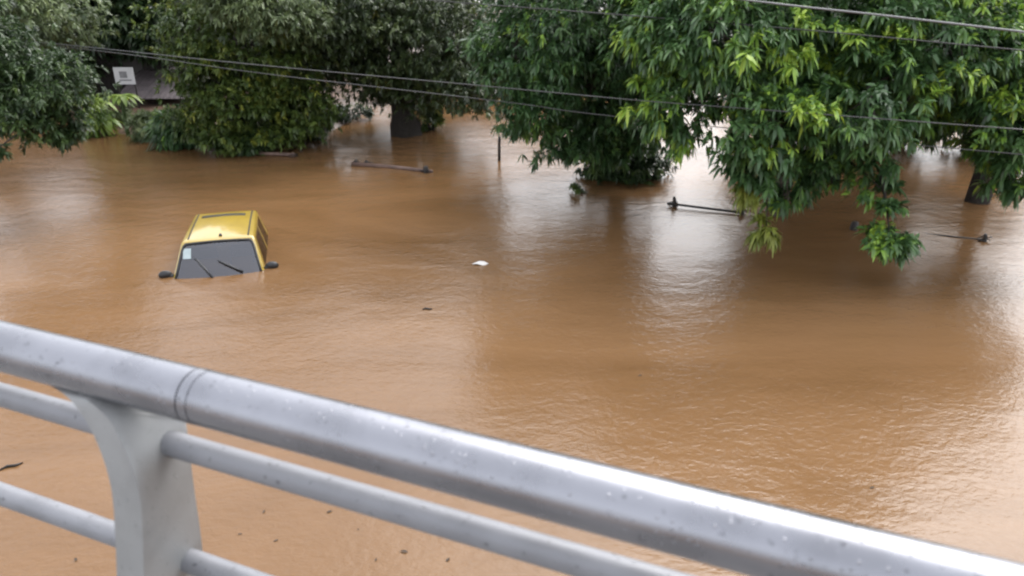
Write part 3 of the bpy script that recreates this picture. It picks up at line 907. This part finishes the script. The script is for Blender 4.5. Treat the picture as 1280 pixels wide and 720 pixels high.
# corner points (x forward, y to the car's left, z above the water)
zb = -.10
def cor(x, y, z): return Vector((x, y, z))
FBL, FBR = cor(.13, .71, zb), cor(.13, -.71, zb)
FTL, FTR = cor(-.46, .555, .435), cor(-.46, -.555, .435)
RTL, RTR = cor(-1.86, .515, .46), cor(-1.86, -.515, .46)
RBL, RBR = cor(-2.06, .67, zb), cor(-2.06, -.67, zb)
car_bm = bmesh.new()
lay = car_bm.faces.layers.int.new('part')
def patch(p00, p10, p11, p01, nu, nv, bulge, classify):
    nrm = (p10 - p00).cross(p01 - p00).normalized()
    g = []
    for i in range(nu + 1):
        u = i / nu; col = []
        for j in range(nv + 1):
            v = j / nv
            p = p00 * (1 - u) * (1 - v) + p10 * u * (1 - v) + p11 * u * v + p01 * (1 - u) * v
            p = p + nrm * bulge * (1 - (2 * u - 1) ** 2) * (1 - (2 * v - 1) ** 2 if classify == 'roof' else (1 if v < 1 else 0) * (1 - v * v * v))
            col.append(car_bm.verts.new(p))
        g.append(col)
    for i in range(nu):
        for j in range(nv):
            f = car_bm.faces.new((g[i][j], g[i + 1][j], g[i + 1][j + 1], g[i][j + 1]))
            f[lay] = 0 if classify == 'roof' else classify((i + .5) / nu, (j + .5) / nv)
def c_front(u, v): return 1 if .055 < u < .945 and v < .945 else (0)
def c_rear(u, v): return 2 if .10 < u < .90 and .22 < v < .88 else 0
def c_side(u, v):
    if .16 < v < .86:
        if .12 + .0 * v < u < .50: return 3
        if .545 < u < .86: return 4
    return 0
NV = 24
patch(FBR, FBL, FTL, FTR, 44, NV, .05, c_front)      # windscreen side; u from right to left
patch(RBL, RBR, RTR, RTL, 44, NV, .03, c_rear)
patch(FBL, RBL, RTL, FTL, 56, NV, .02, c_side)       # left side; u from front to rear
patch(RBR, FBR, FTR, RTR, 56, NV, .02, lambda u, v: c_side(1 - u, v))
patch(FTR, FTL, RTL, RTR, 44, 56, .05, 'roof')
bmesh.ops.remove_doubles(car_bm, verts=car_bm.verts, dist=.004)
bmesh.ops.recalc_face_normals(car_bm, faces=car_bm.faces)
inner = [v for v in car_bm.verts if not v.is_boundary]
for _ in range(10):
    bmesh.ops.smooth_vert(car_bm, verts=inner, factor=.5, use_axis_x=True, use_axis_y=True, use_axis_z=True)
bvh = BVHTree.FromBMesh(car_bm)
def split(part):
    b2 = car_bm.copy()
    l2 = b2.faces.layers.int['part']
    bmesh.ops.delete(b2, geom=[f for f in b2.faces if f[l2] != part], context='FACES')
    return b2
body = split(0)
# lower body under the water line: flanks, bonnet and tail
def ring_at(x, hw, z0, z1):
    return [Vector((x, -hw, z0)), Vector((x, -hw - .03, (z0 + z1) / 2)), Vector((x, -hw, z1)), Vector((x, hw, z1)), Vector((x, hw + .03, (z0 + z1) / 2)), Vector((x, hw, z0))]
st = [(.98, .58, -.72, -.40), (.90, .66, -.78, -.32), (.5, .70, -.80, -.22), (.16, .71, -.80, -.115), (-1.0, .72, -.80, -.115), (-2.04, .68, -.80, -.115), (-2.2, .64, -.75, -.25)]
prev = None
for s in st:
    rg = [body.verts.new(v) for v in ring_at(*s)]
    if prev:
        for k in range(6): body.faces.new((prev[k], prev[(k + 1) % 6], rg[(k + 1) % 6], rg[k]))
    else: body.faces.new(rg)
    prev = rg
body.faces.new(list(reversed(prev)))
me = bpy.data.meshes.new('body'); body.to_mesh(me); body.free()
o = link('body', me, M['paint'], car, True)
sol = o.modifiers.new('solid', 'SOLIDIFY'); sol.thickness = .03; sol.offset = -1
for k, nm in ((1, 'windscreen'), (2, 'rear_window')):
    b2 = split(k)
    bmesh.ops.translate(b2, verts=b2.verts, vec=(0, 0, 0))
    me = bpy.data.meshes.new(nm); b2.to_mesh(me); b2.free()
    link(nm, me, M['glass'], car, True)
for k in (3, 4):
    b2 = split(k)
    for sgn in (1, -1):
        b3 = b2.copy()
        bmesh.ops.delete(b3, geom=[f for f in b3.faces if f.calc_center_median().y * sgn < 0], context='FACES')
        me = bpy.data.meshes.new('side_window'); b3.to_mesh(me); b3.free()
        link('side_window', me, M['glass'], car, True)
    b2.free()
def hit(o_, d_):
    q = bvh.ray_cast(Vector(o_), Vector(d_).normalized())
    return q[0], q[1]
def roof_p(x, y, off=.003):
    p, n = hit((x, y, 2), (0, 0, -1))
    return p + Vector((0, 0, off))
def strip(pts, width_dir, w, name, mat, thick=.006):
    bm = bmesh.new(); rows = []
    for p in pts:
        rows.append((bm.verts.new(p - width_dir * w / 2), bm.verts.new(p + width_dir * w / 2)))
    for a, b in zip(rows, rows[1:]): bm.faces.new((a[0], a[1], b[1], b[0]))
    o = from_bm(name, bm, mat, car, True)
    s = o.modifiers.new('solid', 'SOLIDIFY'); s.thickness = thick; s.offset = 0
    return o
for s in (1, -1):
    strip([roof_p(x, s * (.46 + .012 * (x + .5)), .002) for x in np.linspace(-.52, -1.80, 24)], Vector((0, 1, 0)), .024, 'roof_gutter', M['rubber'])
# recessed dark slot across the rear of the roof
strip([roof_p(-1.56 - .0 * y, y, .002) for y in np.linspace(-.37, .35, 18)], Vector((1, 0, 0)), .12, 'roof_slot', M['rubber'])
bm = bmesh.new()
ap = roof_p(-.56, .03, 0)
tube(bm, [ap + Vector((0, 0, -.005)), ap + Vector((-.01, 0, .02)), ap + Vector((-.02, 0, .035))], [.03, .022, .012], 10)
from_bm('aerial_base', bm, M['black_plastic'], car, True)
def ws(y, z, off=.006):
    p, n = hit((2, y, z), (-1, 0, 0))
    n = n if n.x > 0 else -n
    return p + n * off
# black rubber seal round the windscreen
bm = bmesh.new()
y0, y1 = .60, .50
edge = [ws(-.635, .0), ws(-.605, .10), ws(-.57, .22), ws(-.54, .32), ws(-.515, .375), ws(-.47, .395), ws(-.2, .405), ws(0, .407), ws(.2, .405), ws(.47, .395), ws(.515, .375), ws(.54, .32), ws(.57, .22), ws(.605, .10), ws(.635, .0)]
tube(bm, edge, .020, 8)
from_bm('windscreen_seal', bm, M['rubber'], car, True)
for pts in ([(-.27, .0), (-.36, .10), (-.47, .21), (-.49, .235)], [(.28, .02), (.16, .075), (.0, .135), (-.06, .150)]):
    pass
wip = [[(-.08, -.02), (-.20, .10), (-.30, .19), (-.36, .235)], [(.36, .02), (.22, .085), (.08, .145), (.0, .180)]]
for w in wip:
    bm = bmesh.new()
    pp = [ws(y, z, .022) for y, z in w]
    tube(bm, pp, [.016, .018, .014, .008], 8)
    q = [ws(y, z, .008) for y, z in w]
    tube(bm, q[1:], .006, 6)
    from_bm('wiper', bm, M['black_plastic'], car, True)
# sticker behind the glass
bm = bmesh.new()
q = [ws(-.525 + a * .12, .225 + b * .12, .006) for a, b in ((0, 0), (1, 0), (1, 1), (0, 1))]
bm.faces.new([bm.verts.new(p) for p in q])
o = from_bm('sticker', bm, simple_mat('sticker_paper', (.30, .36, .37), .5, var=.15, scale=12), car)
o.modifiers.new('solid', 'SOLIDIFY').thickness = .002
# door mirrors
for s in (1, -1):
    bm = bmesh.new()
    bmesh.ops.create_icosphere(bm, subdivisions=3, radius=1)
    for v in bm.verts:
        v.co.x *= .055 * (1 + .25 * v.co.y * s)
        v.co.y *= .105
        v.co.z *= .068
        if v.co.x < -.02: v.co.x = -.02
        v.co += Vector((-.10, s * .800, .035))
    tube(bm, [(-.10, s * .66, -.04), (-.10, s * .72, .01), (-.10, s * .78, .03)], [.04, .04, .035], 8)
    from_bm('door_mirror', bm, M['black_plastic'], car, True)
# inside: seats, headrests and steering wheel above the water
for s in (1, -1):
    bm = bmesh.new()
    vs = box(bm, Vector((-.82, s * .32, -.02)), (.14, .44, .40), Matrix.Rotation(R(-14), 3, 'Y'))
    vs = box(bm, Vector((-.90, s * .32, .27)), (.09, .24, .15), Matrix.Rotation(R(-10), 3, 'Y'))
    bmesh.ops.bevel(bm, geom=bm.edges[:], offset=.03, segments=3, affect='EDGES')
    from_bm('seat', bm, M['grey_fabric'], car, True)
bm = bmesh.new()
ring = [Vector((-.44 - .06 * math.sin(a), .32 + .18 * math.cos(a), .05 + .16 * math.sin(a))) for a in np.linspace(0, 2 * math.pi, 25)]
tube(bm, ring, .014, 8)
from_bm('steering_wheel', bm, M['black_plastic'], car, True)
bm = bmesh.new()
box(bm, Vector((-.50, 0, .335)), (.03, .20, .055))
bmesh.ops.bevel(bm, geom=bm.edges[:], offset=.012, segments=2, affect='EDGES')
from_bm('rear_view_mirror', bm, M['black_plastic'], car, True)

# ------------------------------------------------------------------ overhead cables, parallel to the drowned rail
def cable(label, pix, y0, r, mat):
    pts = [on_plane(px, py, y0, -.40) for px, py in pix]
    # Catmull-Rom through the points
    P = [pts[0] * 2 - pts[1]] + pts + [pts[-1] * 2 - pts[-2]]
    out = []
    for i in range(1, len(P) - 2):
        for k in range(10):
            t = k / 10
            a, b, c, d = P[i - 1], P[i], P[i + 1], P[i + 2]
            out.append(.5 * ((2 * b) + (c - a) * t + (2 * a - 5 * b + 4 * c - d) * t * t + (3 * b - a - 3 * c + d) * t ** 3))
    out.append(pts[-1])
    bm = bmesh.new()
    tube(bm, out, r, 8)
    o = from_bm('overhead_cable', bm, M[mat], None, True)
    return tag(o, label, 'cable', 'overhead cables')
cable('upper of the two thin cables crossing the left trees', [(-220, 28), (60, 54), (310, 80), (600, 107), (793, 125), (950, 137), (1280, 162), (1420, 172)], 11.6, .007, 'cable_mid')
cable('lower of the two thin cables crossing the left trees', [(-220, 28), (110, 62), (330, 92), (620, 126), (713, 139), (793, 148), (960, 165), (1300, 195)], 13.0, .007, 'cable_mid')
cable('thin cable crossing the treetops at the top centre', [(200, -32), (525, -1), (717, 14), (990, 36), (1290, 64), (1420, 76)], 12.0, .008, 'cable')
cable('thick pale cable slanting across the top right corner', [(640, -38), (940, 1), (1110, 20), (1280, 40), (1420, 57)], 9.6, .0105, 'cable_pale')
